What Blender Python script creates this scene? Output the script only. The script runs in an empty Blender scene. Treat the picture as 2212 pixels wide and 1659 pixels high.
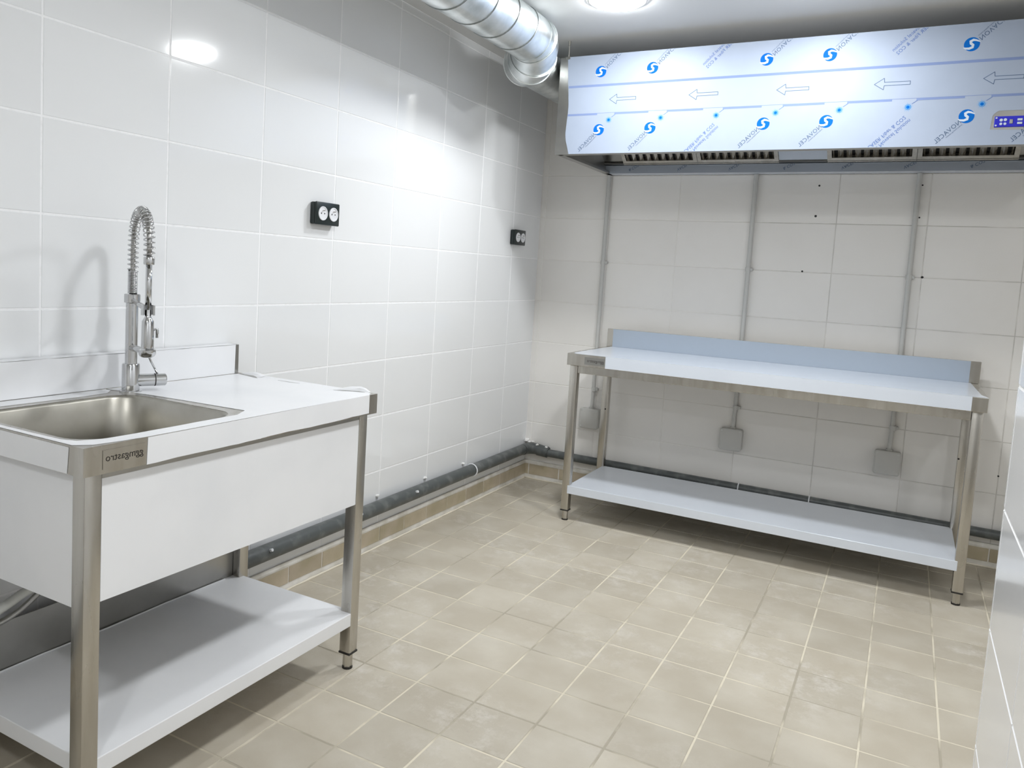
import bpy, bmesh, math, random
from mathutils import Vector, Matrix
random.seed(7)
C = bpy.context.scene.collection
SC = bpy.context.scene
PI = math.pi

# ------------------------------------------------------------------ camera
cam = bpy.data.cameras.new('camera'); co = bpy.data.objects.new('camera', cam); C.objects.link(co)
cam.sensor_fit = 'HORIZONTAL'; cam.sensor_width = 36.0
cam.lens = 1712.5034 / 2212 * 36
cam.shift_x = (1106 - 1007.203) / 2212
cam.shift_y = (734.596 - 829.5) / 2212
cam.clip_start = 0.05; cam.clip_end = 60
rt = Vector((0.87086, 0.48825, 0.05668)); up = Vector((-0.09331, 0.05101, 0.99433)); bk = Vector((0.48259, -0.87121, 0.08998))
M = Matrix.Identity(4)
for i in range(3):
    M[i][0] = rt[i]; M[i][1] = up[i]; M[i][2] = bk[i]
M[0][3], M[1][3], M[2][3] = 1.99609, -4.44051, 1.2711
co.matrix_world = M
SC.camera = co

# ------------------------------------------------------------------ world, exposure
w = bpy.data.worlds.new('world'); SC.world = w; w.use_nodes = True
w.node_tree.nodes['Background'].inputs[0].default_value = (0.9, 0.95, 1.0, 1)
w.node_tree.nodes['Background'].inputs[1].default_value = 0.3
SC.view_settings.view_transform = 'Standard'; SC.view_settings.look = 'None'
SC.view_settings.gamma = 1.0; SC.view_settings.use_curve_mapping = False
SC.view_settings.exposure = 1.05
LAMP = 66.0           # radiance of the round ceiling lights
CEIL = 2.388
LIGHTS = [(.85, -1.27), (1.6, -1.27), (1.65, -2.85), (3.1, -3.2), (1.65, -4.9)]  # last one is an unseen fill lamp, added to brighten the room

# ------------------------------------------------------------------ materials
def mat(name, col, rough=.5, metal=0., spec=.5, noise=None, bump=None, emit=None, rand=0., coat=0., stretch=None, rnoise=0.):
    m = bpy.data.materials.new(name); m.use_nodes = True
    nt = m.node_tree; N = nt.nodes; L = nt.links
    b = N['Principled BSDF']
    b.inputs['Base Color'].default_value = (*col, 1)
    b.inputs['Roughness'].default_value = rough
    b.inputs['Metallic'].default_value = metal
    b.inputs['Specular IOR Level'].default_value = spec
    b.inputs['Coat Weight'].default_value = coat
    tc = N.new('ShaderNodeTexCoord'); mp = N.new('ShaderNodeMapping')
    L.new(tc.outputs['Object'], mp.inputs[0])
    geo = N.new('ShaderNodeNewGeometry')
    if stretch: mp.inputs['Scale'].default_value = stretch
    L.new(geo.outputs['Position'], mp.inputs[0])
    src = None
    if noise:                                  # (scale, colour2, low, high, detail)
        nz = N.new('ShaderNodeTexNoise'); nz.inputs['Scale'].default_value = noise[0]
        nz.inputs['Detail'].default_value = noise[4] if len(noise) > 4 else 4
        L.new(mp.outputs[0], nz.inputs['Vector'])
        rp = N.new('ShaderNodeMapRange'); rp.inputs['From Min'].default_value = noise[2]; rp.inputs['From Max'].default_value = noise[3]
        L.new(nz.outputs['Fac'], rp.inputs['Value'])
        mx = N.new('ShaderNodeMix'); mx.data_type = 'RGBA'
        mx.inputs[6].default_value = (*col, 1); mx.inputs[7].default_value = (*noise[1], 1)
        L.new(rp.outputs[0], mx.inputs[0]); src = mx.outputs[2]
    if rand:
        oi = N.new('ShaderNodeObjectInfo'); mr = N.new('ShaderNodeMapRange')
        mr.inputs['To Min'].default_value = 1 - rand; mr.inputs['To Max'].default_value = 1 + rand
        L.new(oi.outputs['Random'], mr.inputs['Value'])
        hs = N.new('ShaderNodeHueSaturation')
        if src: L.new(src, hs.inputs['Color'])
        else: hs.inputs['Color'].default_value = (*col, 1)
        L.new(mr.outputs[0], hs.inputs['Value']); src = hs.outputs[0]
    if src: L.new(src, b.inputs['Base Color'])
    if rnoise:
        n2 = N.new('ShaderNodeTexNoise'); n2.inputs['Scale'].default_value = 14
        L.new(mp.outputs[0], n2.inputs['Vector'])
        r2 = N.new('ShaderNodeMapRange'); r2.inputs['To Min'].default_value = max(0, rough - rnoise); r2.inputs['To Max'].default_value = rough + rnoise
        L.new(n2.outputs['Fac'], r2.inputs['Value']); L.new(r2.outputs[0], b.inputs['Roughness'])
    if bump:                                   # (scale, strength, distance)
        nb = N.new('ShaderNodeTexNoise'); nb.inputs['Scale'].default_value = bump[0]; nb.inputs['Detail'].default_value = 3
        L.new(mp.outputs[0], nb.inputs['Vector'])
        bp = N.new('ShaderNodeBump'); bp.inputs['Strength'].default_value = bump[1]; bp.inputs['Distance'].default_value = bump[2]
        L.new(nb.outputs['Fac'], bp.inputs['Height']); L.new(bp.outputs[0], b.inputs['Normal'])
    if emit:
        b.inputs['Emission Color'].default_value = (*emit[0], 1); b.inputs['Emission Strength'].default_value = emit[1]
    return m

MT = {}
MT['tile_l'] = mat('white_glazed_tile', (.84, .85, .86), .085, rand=.015, spec=.5, bump=(7, .03, .002))
MT['tile_b'] = mat('cream_satin_tile', (.86, .84, .81), .30, rand=.02, spec=.4, noise=(3, (.82, .80, .765), .35, .75))
MT['tile_r'] = mat('white_partition_tile', (.90, .905, .92), .12, rand=.015)
MT['grout_w'] = mat('white_grout', (.93, .93, .94), .8, noise=(40, (.82, .82, .82), .5, .85))
MT['grout_b'] = mat('grey_grout', (.60, .585, .55), .9, noise=(7, (.80, .78, .74), .42, .62))
MT['floor'] = mat('beige_floor_tile', (.49, .44, .355), .50, rand=.05, spec=.35, noise=(5, (.57, .525, .44), .40, .70, 10), bump=(220, .25, .0015))
def dust(m, col, sc, lo, hi, amt):
    nt = m.node_tree; b = nt.nodes['Principled BSDF']; src = b.inputs['Base Color'].links[0].from_socket
    g_ = nt.nodes.new('ShaderNodeNewGeometry'); n1 = nt.nodes.new('ShaderNodeTexNoise'); n1.inputs['Scale'].default_value = sc; n1.inputs['Detail'].default_value = 9; n1.inputs['Roughness'].default_value = .72
    n2 = nt.nodes.new('ShaderNodeTexNoise'); n2.inputs['Scale'].default_value = 2.1; n2.inputs['Detail'].default_value = 2
    for n_ in (n1, n2): nt.links.new(g_.outputs['Position'], n_.inputs['Vector'])
    r1 = nt.nodes.new('ShaderNodeMapRange'); r1.inputs['From Min'].default_value = lo; r1.inputs['From Max'].default_value = hi; nt.links.new(n1.outputs['Fac'], r1.inputs['Value'])
    r2 = nt.nodes.new('ShaderNodeMapRange'); r2.inputs['From Min'].default_value = .42; r2.inputs['From Max'].default_value = .68; nt.links.new(n2.outputs['Fac'], r2.inputs['Value'])
    ml = nt.nodes.new('ShaderNodeMath'); ml.operation = 'MULTIPLY'; nt.links.new(r1.outputs[0], ml.inputs[0]); nt.links.new(r2.outputs[0], ml.inputs[1])
    m2 = nt.nodes.new('ShaderNodeMath'); m2.operation = 'MULTIPLY'; m2.inputs[1].default_value = amt; nt.links.new(ml.outputs[0], m2.inputs[0])
    mx = nt.nodes.new('ShaderNodeMix'); mx.data_type = 'RGBA'; mx.inputs[7].default_value = (*col, 1)
    nt.links.new(m2.outputs[0], mx.inputs[0]); nt.links.new(src, mx.inputs[6]); nt.links.new(mx.outputs[2], b.inputs['Base Color'])
dust(MT['floor'], (.68, .64, .58), 12, .49, .66, .8)
dust(MT['floor'], (.66, .62, .55), 130, .60, .72, .55)
dust(MT['floor'], (.30, .27, .21), 60, .56, .72, .5)
MT['grout_f'] = mat('cream_floor_grout', (.72, .66, .53), .85, noise=(3.5, (.40, .36, .285), .45, .60, 6))
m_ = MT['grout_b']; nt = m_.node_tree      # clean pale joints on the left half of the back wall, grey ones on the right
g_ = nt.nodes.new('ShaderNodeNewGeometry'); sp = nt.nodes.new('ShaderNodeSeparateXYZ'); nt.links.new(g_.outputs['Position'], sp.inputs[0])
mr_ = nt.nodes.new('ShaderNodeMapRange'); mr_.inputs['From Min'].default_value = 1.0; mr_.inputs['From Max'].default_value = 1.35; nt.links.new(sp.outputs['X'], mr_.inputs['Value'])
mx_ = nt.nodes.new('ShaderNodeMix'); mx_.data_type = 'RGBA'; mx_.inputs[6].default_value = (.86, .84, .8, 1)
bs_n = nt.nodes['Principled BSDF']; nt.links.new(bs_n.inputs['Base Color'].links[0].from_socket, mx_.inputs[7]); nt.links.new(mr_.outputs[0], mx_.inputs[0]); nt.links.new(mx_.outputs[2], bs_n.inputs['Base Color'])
MT['plinth'] = mat('tan_skirting_tile', (.45, .39, .265), .42, rand=.09, noise=(9, (.56, .48, .37), .4, .7))
MT['mortar'] = mat('mortar', (.68, .65, .58), .85, noise=(9, (.86, .84, .80), .42, .6))
MT['bead'] = mat('cream_bead', (.80, .74, .62), .8)
MT['ceiling'] = mat('ceiling_paint', (.74, .745, .74), .42, spec=.4, noise=(2, (.71, .715, .71), .3, .7), bump=(25, .05, .003))
MT['plaster'] = mat('white_plaster', (.86, .85, .83), .8, bump=(60, .4, .004))
MT['steel'] = mat('brushed_steel', (.56, .54, .50), .27, 1., stretch=(1, 1, .12), noise=(35, (.47, .445, .40), .35, .7), rnoise=.08)
MT['steel_d'] = mat('dull_steel', (.42, .415, .40), .33, 1., noise=(8, (.36, .355, .335), .35, .7))
MT['basin'] = mat('satin_basin_steel', (.50, .485, .44), .36, 1., noise=(12, (.43, .41, .36), .35, .7))
MT['chrome'] = mat('chrome', (.60, .605, .61), .08, 1.)
MT['film'] = mat('white_protective_film', (.86, .865, .88), .34, spec=.5, noise=(4, (.80, .81, .83), .4, .75), bump=(6, .08, .004))
MT['film_b'] = mat('bluish_protective_film', (.56, .62, .72), .20, .40, spec=.6, noise=(3, (.52, .58, .67), .4, .75), bump=(5, .06, .004))
MT['film_h'] = mat('printed_hood_film', (.325, .372, .46), .46, .04, spec=.16, noise=(2.2, (.29, .335, .415), .4, .7), bump=(3, .05, .004))
MT['band_p'] = mat('pale_printed_band', (.18, .235, .40), .6, spec=.06)
MT['film_t'] = mat('table_protective_film', (.74, .79, .87), .20, .12, spec=.6, noise=(3, (.69, .74, .82), .4, .75), bump=(5, .05, .004))
MT['film_dim'] = mat('dimmed_backsplash_film', (.40, .46, .54), .26, .2, spec=.5)  # dark reflection on the backsplash is put into the film colour
MT['galv'] = mat('galvanised_duct', (.80, .83, .83), .32, 1., noise=(11, (.56, .60, .60), .4, .68), bump=(18, .12, .004))
MT['galv_d'] = mat('duct_seam', (.25, .27, .27), .45, 1.)
MT['blue'] = mat('blue_print', (.004, .11, .42), .6, spec=.06)
MT['blue_l'] = mat('light_blue_print', (.12, .32, .62), .6, spec=.06)
MT['grey_p'] = mat('grey_blue_print', (.08, .12, .19), .6, spec=.06)
MT['white_p'] = mat('white_print', (.50, .56, .62), .6, spec=.06)
MT['line_p'] = mat('line_print', (.08, .14, .34), .6, spec=.06)
MT['pipe'] = mat('grey_plastic_pipe', (.085, .095, .095), .42, noise=(16, (.19, .20, .195), .5, .78, 8))
MT['pvc'] = mat('pale_grey_conduit', (.56, .56, .54), .45)
MT['box'] = mat('grey_junction_box', (.56, .555, .53), .5)
MT['dark'] = mat('black_hole_shade', (.012, .012, .013), .6)  # near-black colour put in for the shade of holes and slots
MT['blk'] = mat('black_socket_plastic', (.012, .02, .02), .28)
MT['sock'] = mat('white_socket_insert', (.82, .83, .86), .35)
MT['rub'] = mat('black_rubber', (.02, .018, .016), .6)
MT['hose'] = mat('pale_flexible_hose', (.62, .63, .60), .5)
MT['lampw'] = mat('lamp_bezel', (.85, .85, .85), .4)
MT['lamp'] = mat('lamp_diffuser', (1, 1, 1), .5, emit=((.955, .98, 1.0), LAMP))
MT['panel'] = mat('blue_control_panel', (.012, .012, .42), .3)
MT['ink'] = mat('black_engraving', (.03, .025, .02), .5)

# ------------------------------------------------------------------ helpers
def link(name, bm, m, parent=None, smooth=False, autos=False):
    me = bpy.data.meshes.new(name)
    bmesh.ops.recalc_face_normals(bm, faces=bm.faces)
    bm.to_mesh(me); bm.free()
    me.materials.append(MT[m] if isinstance(m, str) else m)
    if smooth:
        for p in me.polygons: p.use_smooth = True
        if autos:
            try: me.set_sharp_from_angle(angle=math.radians(38))
            except Exception: pass
    o = bpy.data.objects.new(name, me); C.objects.link(o)
    if parent:
        o.parent = parent
        o.matrix_parent_inverse = Matrix.Translation(-Vector(parent.location))
    return o

def thing(name, label, cat, loc=(0, 0, 0), group=None):
    o = bpy.data.objects.new(name, None); C.objects.link(o); o.location = loc
    o.empty_display_size = .05
    o['label'] = label; o['category'] = cat
    if group: o['group'] = group
    return o

def struct(name, bm, m):
    o = link(name, bm, m); o['kind'] = 'structure'; return o

def box(bm, x0, x1, y0, y1, z0, z1, bev=0.):
    if x0 > x1: x0, x1 = x1, x0
    if y0 > y1: y0, y1 = y1, y0
    if z0 > z1: z0, z1 = z1, z0
    r = bmesh.ops.create_cube(bm, size=1)
    vs = r['verts']
    for v in vs:
        v.co = Vector(((x0 + x1) / 2 + v.co.x * (x1 - x0), (y0 + y1) / 2 + v.co.y * (y1 - y0), (z0 + z1) / 2 + v.co.z * (z1 - z0)))
    if bev:
        es = list({e for v in vs for e in v.link_edges})
        bmesh.ops.bevel(bm, geom=es, offset=bev, segments=2, profile=.5, affect='EDGES')
    return bm

def B(*a, **k): return box(bmesh.new(), *a, **k)

def frame_at(t):
    t = t.normalized(); a = Vector((0, 0, 1)) if abs(t.z) < .9 else Vector((1, 0, 0))
    u = t.cross(a).normalized(); return u, t.cross(u).normalized()

def tube(bm, pts, r, seg=12, cap=True, closed=False):
    pts = [Vector(p) for p in pts]; n = len(pts)
    rr = r if isinstance(r, (list, tuple)) else [r] * n
    rings = []; u = None
    for i, p in enumerate(pts):
        t = (pts[min(i + 1, n - 1)] - pts[max(i - 1, 0)])
        t.normalize()
        if u is None: u, v = frame_at(t)
        else:
            u = (u - t * u.dot(t)).normalized(); v = t.cross(u).normalized()
        rings.append([bm.verts.new(p + (u * math.cos(2 * PI * k / seg) + v * math.sin(2 * PI * k / seg)) * rr[i]) for k in range(seg)])
    for a, b in zip(rings, rings[1:]):
        for k in range(seg):
            bm.faces.new((a[k], a[(k + 1) % seg], b[(k + 1) % seg], b[k]))
    if cap:
        bm.faces.new(rings[0]); bm.faces.new(rings[-1][::-1])
    return bm

def T(pts, r, seg=12, **k): return tube(bmesh.new(), pts, r, seg, **k)

def loft(bm, loops, close_ends=(False, False)):
    rs = [[bm.verts.new(p) for p in l] for l in loops]
    n = len(rs[0])
    for a, b in zip(rs, rs[1:]):
        for k in range(n): bm.faces.new((a[k], a[(k + 1) % n], b[(k + 1) % n], b[k]))
    if close_ends[0]: bm.faces.new(rs[0])
    if close_ends[1]: bm.faces.new(rs[-1][::-1])
    return rs

def rrect(x0, x1, y0, y1, r, z, n=6):
    out = []
    for cx, cy, a0 in ((x1 - r, y1 - r, 0), (x0 + r, y1 - r, PI / 2), (x0 + r, y0 + r, PI), (x1 - r, y0 + r, 1.5 * PI)):
        for k in range(n + 1):
            a = a0 + PI / 2 * k / n
            out.append((cx + r * math.cos(a), cy + r * math.sin(a), z))
    return out

def plate(bm, outer, holes, thick_vec):
    """flat sheet with holes, extruded by thick_vec"""
    es = []
    for lp in [outer] + holes:
        vs = [bm.verts.new(p) for p in lp]
        for a, b in zip(vs, vs[1:] + vs[:1]): es.append(bm.edges.new((a, b)))
    r = bmesh.ops.triangle_fill(bm, edges=es, use_beauty=True)
    fs = [g for g in r['geom'] if isinstance(g, bmesh.types.BMFace)]
    e = bmesh.ops.extrude_face_region(bm, geom=fs)
    bmesh.ops.translate(bm, vec=Vector(thick_vec), verts=[g for g in e['geom'] if isinstance(g, bmesh.types.BMVert)])
    return bm

def dup(o, parent, loc):
    c = o.copy(); C.objects.link(c); c.parent = parent
    c.matrix_parent_inverse = Matrix.Translation(-Vector(parent.location)) if parent else Matrix.Identity(4)
    c.location = loc; return c

# ------------------------------------------------------------------ tiled surfaces
def tile_mesh(name, w_, h_, t, m, ch=.0015):
    """tile standing in its local xy plane, thickness t along +z, chamfered face, open back"""
    bm = bmesh.new()
    def ring(ix, z): return [bm.verts.new(p) for p in ((ix, ix, z), (w_ - ix, ix, z), (w_ - ix, h_ - ix, z), (ix, h_ - ix, z))]
    a, b, c = ring(0, 0), ring(0, t - ch), ring(ch, t)
    for p, q in ((a, b), (b, c)):
        for k in range(4): bm.faces.new((p[k], p[(k + 1) % 4], q[(k + 1) % 4], q[k]))
    bm.faces.new(c)
    me = bpy.data.meshes.new(name); bm.to_mesh(me); bm.free(); me.materials.append(MT[m]); return me

def tiled(parent, us, vs, mtx, m, name='tile', gap=.004, t=.004, jit=0., merge=None):
    """us, vs: joint coordinates; mtx(u, v) -> matrix placing the tile; merge(u0, v0): True if far from view"""
    cache = {}; far = None
    for u0, u1 in zip(us, us[1:]):
        for v0, v1 in zip(vs, vs[1:]):
            w_, h_ = round(u1 - u0 - gap, 4), round(v1 - v0 - gap, 4)
            if w_ < .006 or h_ < .006: continue
            mm = mtx(u0 + gap / 2, v0 + gap / 2)
            if jit:
                mm = mm @ Matrix.Translation((w_ / 2, h_ / 2, random.uniform(-.5, 1) * jit)) @ Matrix.Rotation(random.uniform(-1, 1) * jit * 2, 4, 'X') @ Matrix.Rotation(random.uniform(-1, 1) * jit * 2, 4, 'Y') @ Matrix.Translation((-w_ / 2, -h_ / 2, 0))
            if (w_, h_) not in cache: cache[(w_, h_)] = tile_mesh(name, w_, h_, t, m)
            if merge and merge(u0, v0):
                if far is None: far = bmesh.new()
                n0 = len(far.verts)
                far.from_mesh(cache[(w_, h_)]); far.verts.ensure_lookup_table()
                bmesh.ops.transform(far, matrix=mm, verts=far.verts[n0:])
                continue
            o = bpy.data.objects.new(name, cache[(w_, h_)]); C.objects.link(o)
            o.parent = parent; o.matrix_world = mm
    if far:
        me = bpy.data.meshes.new(name + 's_out_of_view'); far.to_mesh(me); far.free(); me.materials.append(MT[m])
        o = bpy.data.objects.new(name + 's_out_of_view', me); C.objects.link(o); o.parent = parent; o['kind'] = 'stuff'

def joints(a, step, lo, hi):
    k = math.ceil((lo - a) / step - 1e-6); out = [lo]
    while a + k * step < hi - 1e-6:
        if a + k * step > lo + 1e-6: out.append(a + k * step)
        k += 1
    out.append(hi); return out

YB, XR, XP = -6.2, 3.7, 2.2            # back end of the room, right end, partition face
rows = joints(.3512, .25, .112, CEIL)
# floor
fl = struct('floor', B(-.1, XR + .1, YB - .1, .1, -.12, -.0011), 'grout_f')
tiled(fl, joints(.5877, .2, .0, XR), joints(-2.4464, .2, YB, .0),
      lambda u, v: Matrix.Translation((u, v, -.006)), 'floor', gap=.0052, t=.006, jit=.0004,
      merge=lambda u, v: v < -3.5 or u > 2.55)
# left wall: x = 0
wl = struct('wall_left', B(-.12, -.0012, YB - .1, .1, 0, CEIL), 'grout_w')
tiled(wl, joints(-3.1625, .4, YB, 0), rows,
      lambda u, v: Matrix(((0, 0, 1, -.004), (1, 0, 0, u), (0, 1, 0, v), (0, 0, 0, 1))), 'tile_l', t=.004, gap=.005,
      merge=lambda u, v: u < -3.7)
# back wall: y = 0
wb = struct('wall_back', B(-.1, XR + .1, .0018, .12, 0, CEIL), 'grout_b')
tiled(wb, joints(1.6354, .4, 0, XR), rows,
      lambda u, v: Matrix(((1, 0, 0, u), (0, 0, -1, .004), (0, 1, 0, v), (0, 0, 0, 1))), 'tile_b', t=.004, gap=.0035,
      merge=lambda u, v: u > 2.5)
# partition on the right: face x = XP, end at y = -2.5
YE = -2.53
pw = struct('wall_partition', B(XP + .0015, XP + .14, YB, YE - .0015, 0, CEIL), 'grout_w')
tiled(pw, joints(-2.95, .4, YB, YE), joints(.3512, .25, 0, CEIL),
      lambda u, v: Matrix(((0, 0, -1, XP + .004), (1, 0, 0, u), (0, 1, 0, v), (0, 0, 0, 1))), 'tile_r', t=.004, gap=.005,
      merge=lambda u, v: u < -3.8)
tiled(pw, [XP, XP + .14], joints(.3512, .25, 0, CEIL),
      lambda u, v: Matrix(((1, 0, 0, u), (0, 0, 1, YE - .004), (0, 1, 0, v), (0, 0, 0, 1))), 'tile_r', t=.004, gap=.005)
struct('wall_right', B(XR, XR + .1, YB - .1, .1, 0, CEIL), 'plaster')
struct('wall_rear', B(-.1, XR + .1, YB - .1, YB, 0, CEIL), 'plaster')
struct('ceiling', B(-.12, XR + .1, YB - .1, .12, CEIL, CEIL + .1), 'ceiling')

# drill holes in the back wall: dark plugs stand in for the shade inside
for x, z, r in ((1.54, 1.792, .005), (1.536, 1.638, .0062), (1.998, 1.794, .004), (1.999, 1.639, .004), (1.497, 1.354, .005), (2.038, 1.353, .006), (2.436, .44, .004)):
    link('drill_hole', T([(x, .003, z), (x, -.0008, z)], r, 8), 'dark', wb)

# skirting (plinth) along both walls
PZ0, PZ1 = .024, .093
def skirting(name, along_x):
    bm = bmesh.new()
    if along_x:
        box(bm, 0, XR, -.0085, .001, .002, .112, 0)
    else:
        box(bm, -.001, .0085, YB, 0, .002, .112, 0)
    o = struct(name, bm, 'mortar')
    if along_x:
        tiled(o, joints(.0345, .2, 0.006, XR), [PZ0, PZ1], lambda u, v: Matrix(((1, 0, 0, u), (0, 0, -1, -.0045), (0, 1, 0, v), (0, 0, 0, 1))), 'plinth', gap=.006, t=.007, jit=.0008, merge=lambda u, v: u > 2.6)
        bd = bmesh.new(); pts = [(.012 + .03 * i, -.0125 - random.uniform(0, .003), .003) for i in range(int((XR - .02) / .03))]
    else:
        tiled(o, joints(-.16, .2, YB, -.006), [PZ0, PZ1], lambda u, v: Matrix(((0, 0, 1, .0045), (1, 0, 0, u), (0, 1, 0, v), (0, 0, 0, 1))), 'plinth', gap=.006, t=.007, jit=.0008, merge=lambda u, v: u < -3.6)
        bd = bmesh.new(); pts = [(.0125 + random.uniform(0, .003), -.012 - .03 * i, .003) for i in range(int((-YB - .02) / .03))]
    tube(bd, pts, [random.uniform(.0032, .0055) for _ in pts], 8)
    link('grout_bead', bd, 'bead', o, smooth=True)
    # mortar smear on top of the skirting tiles
    sm = bmesh.new(); n = 60; L0, L1 = (0.01, XR) if along_x else (YB, -.01)
    prof = []
    for i in range(n * 2):
        s = L0 + (L1 - L0) * i / (n * 2 - 1)
        z0 = .094 + random.uniform(-.002, .002); z1 = .108 + random.uniform(-.003, .003)
        prof.append((s, z0, z1))
    rs = []
    for s, z0, z1 in prof:
        q = [(s, -.0080, z1), (s, -.0115, z0 + .005), (s, -.0105, z0 - .001), (s, -.0080, z0 - .001)] if along_x else \
            [(.0080, s, z1), (.0115, s, z0 + .005), (.0105, s, z0 - .001), (.0080, s, z0 - .001)]
        rs.append(q)
    loft(sm, rs, (True, True))
    link('mortar_strip', sm, 'mortar', o)
    return o
skirting('baseboard_left', False)
skirting('baseboard_back', True)

# ------------------------------------------------------------------ ceiling lights
def downlight(x, y, label):
    t = thing('ceiling_light', label, 'ceiling light', (x, y, CEIL), 'round ceiling lights')
    n = 32
    bm = bmesh.new()
    def ring(r, z): return [(x + r * math.cos(2 * PI * k / n), y + r * math.sin(2 * PI * k / n), z) for k in range(n)]
    loft(bm, [ring(.122, CEIL - .0005), ring(.120, CEIL - .005), ring(.108, CEIL - .007), ring(.104, CEIL - .003)])
    link('bezel', bm, 'lampw', t, smooth=True)
    bm = bmesh.new(); loft(bm, [ring(.106, CEIL - .005), ring(.105, CEIL - .009), ring(.098, CEIL - .014), ring(.080, CEIL - .019), ring(.045, CEIL - .022)], (False, True))
    o = link('diffuser', bm, 'lamp', t, smooth=True)
    return t
LL = ['round glowing ceiling light nearest the spiral duct', 'round glowing ceiling light in front of the middle of the hood',
      'round glowing ceiling light between the sink and the partition',
      'round glowing ceiling light behind the partition', 'unseen round fill light added in the ceiling behind the camera']
for (x, y), l in zip(LIGHTS, LL): downlight(x, y, l)

# ------------------------------------------------------------------ text and print helpers
DG = None
def text_bm(body, size, origin, d, upv, nrm, thick=.0004, spacing=1.0):
    """lettering lying on a surface; d = reading direction, upv = up of the letters (mirrored print uses the flipped pair)"""
    cu = bpy.data.curves.new('txt', 'FONT'); cu.body = body; cu.size = size; cu.resolution_u = 2
    cu.space_character = spacing
    o = bpy.data.objects.new('txt', cu); C.objects.link(o)
    bpy.context.view_layer.update()
    me = o.to_mesh(); bm = bmesh.new(); bm.from_mesh(me); o.to_mesh_clear()
    bpy.data.objects.remove(o); bpy.data.curves.remove(cu)
    d, upv, nrm, og = Vector(d).normalized(), Vector(upv).normalized(), Vector(nrm), Vector(origin)
    for v in bm.verts: v.co = og + d * v.co.x + upv * v.co.y + nrm * thick
    return bm

def clip_top(bm, z):
    bmesh.ops.bisect_plane(bm, geom=bm.verts[:] + bm.edges[:] + bm.faces[:], plane_co=(0, 0, z), plane_no=(0, 0, 1), clear_outer=True)
def clip_bot(bm, z):
    bmesh.ops.bisect_plane(bm, geom=bm.verts[:] + bm.edges[:] + bm.faces[:], plane_co=(0, 0, z), plane_no=(0, 0, -1), clear_outer=True)

# ------------------------------------------------------------------ extractor hood
HX0, HX1, HY, HZ0, HZ1 = .413, 2.512, -.8, 1.850, 2.311
hood = thing('extractor_hood', 'long wall-mounted stainless extractor hood in printed blue and white film above the work table', 'hood', ((HX0 + HX1) / 2, -.4, HZ0))
bm = bmesh.new()
box(bm, HX0, HX1, HY, HY + .012, HZ0, HZ1, .002)              # front
link('front_panel', bm, 'steel_d', hood)
link('left_panel', box(B(HX0, HX0 + .012, HY + .0125, -.006, HZ0 + .002, HZ1, .001), HX0, HX0 + .035, HY + .02, -.008, HZ0, HZ0 + .012, .001), 'steel_d', hood)
link('right_panel', box(B(HX1 - .012, HX1, HY + .0125, -.006, HZ0 + .002, HZ1, .001), HX1 - .035, HX1, HY + .02, -.008, HZ0, HZ0 + .012, .001), 'steel_d', hood)
link('top_panel', B(HX0 + .012, HX1 - .012, HY + .012, -.006, HZ1 - .012, HZ1 - .001), 'film', hood)  # white film added on top to bounce light onto the ceiling
link('rear_panel', B(HX0 + .012, HX1 - .012, -.020, -.006, HZ0 + .02, HZ1 - .012), 'steel_d', hood)
# gutters (channel at back, lip at front)
g = bmesh.new()
box(g, HX0 + .012, HX1 - .012, -.085, -.006, HZ0, HZ0 + .006)
box(g, HX0 + .012, HX1 - .012, -.091, -.085, HZ0, HZ0 + .043)
link('drip_gutter', g, 'film_b', hood)
link('gutter_wall', B(HX0 + .014, HX1 - .014, -.030, -.021, HZ0 + .007, HZ0 + .075), 'film_b', hood)
g = bmesh.new()
box(g, HX0 + .012, HX1 - .012, HY + .012, HY + .045, HZ0, HZ0 + .005)
box(g, HX0 + .012, HX1 - .012, HY + .041, HY + .045, HZ0 + .005, HZ0 + .018)
link('front_lip', g, 'steel_d', hood)
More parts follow.
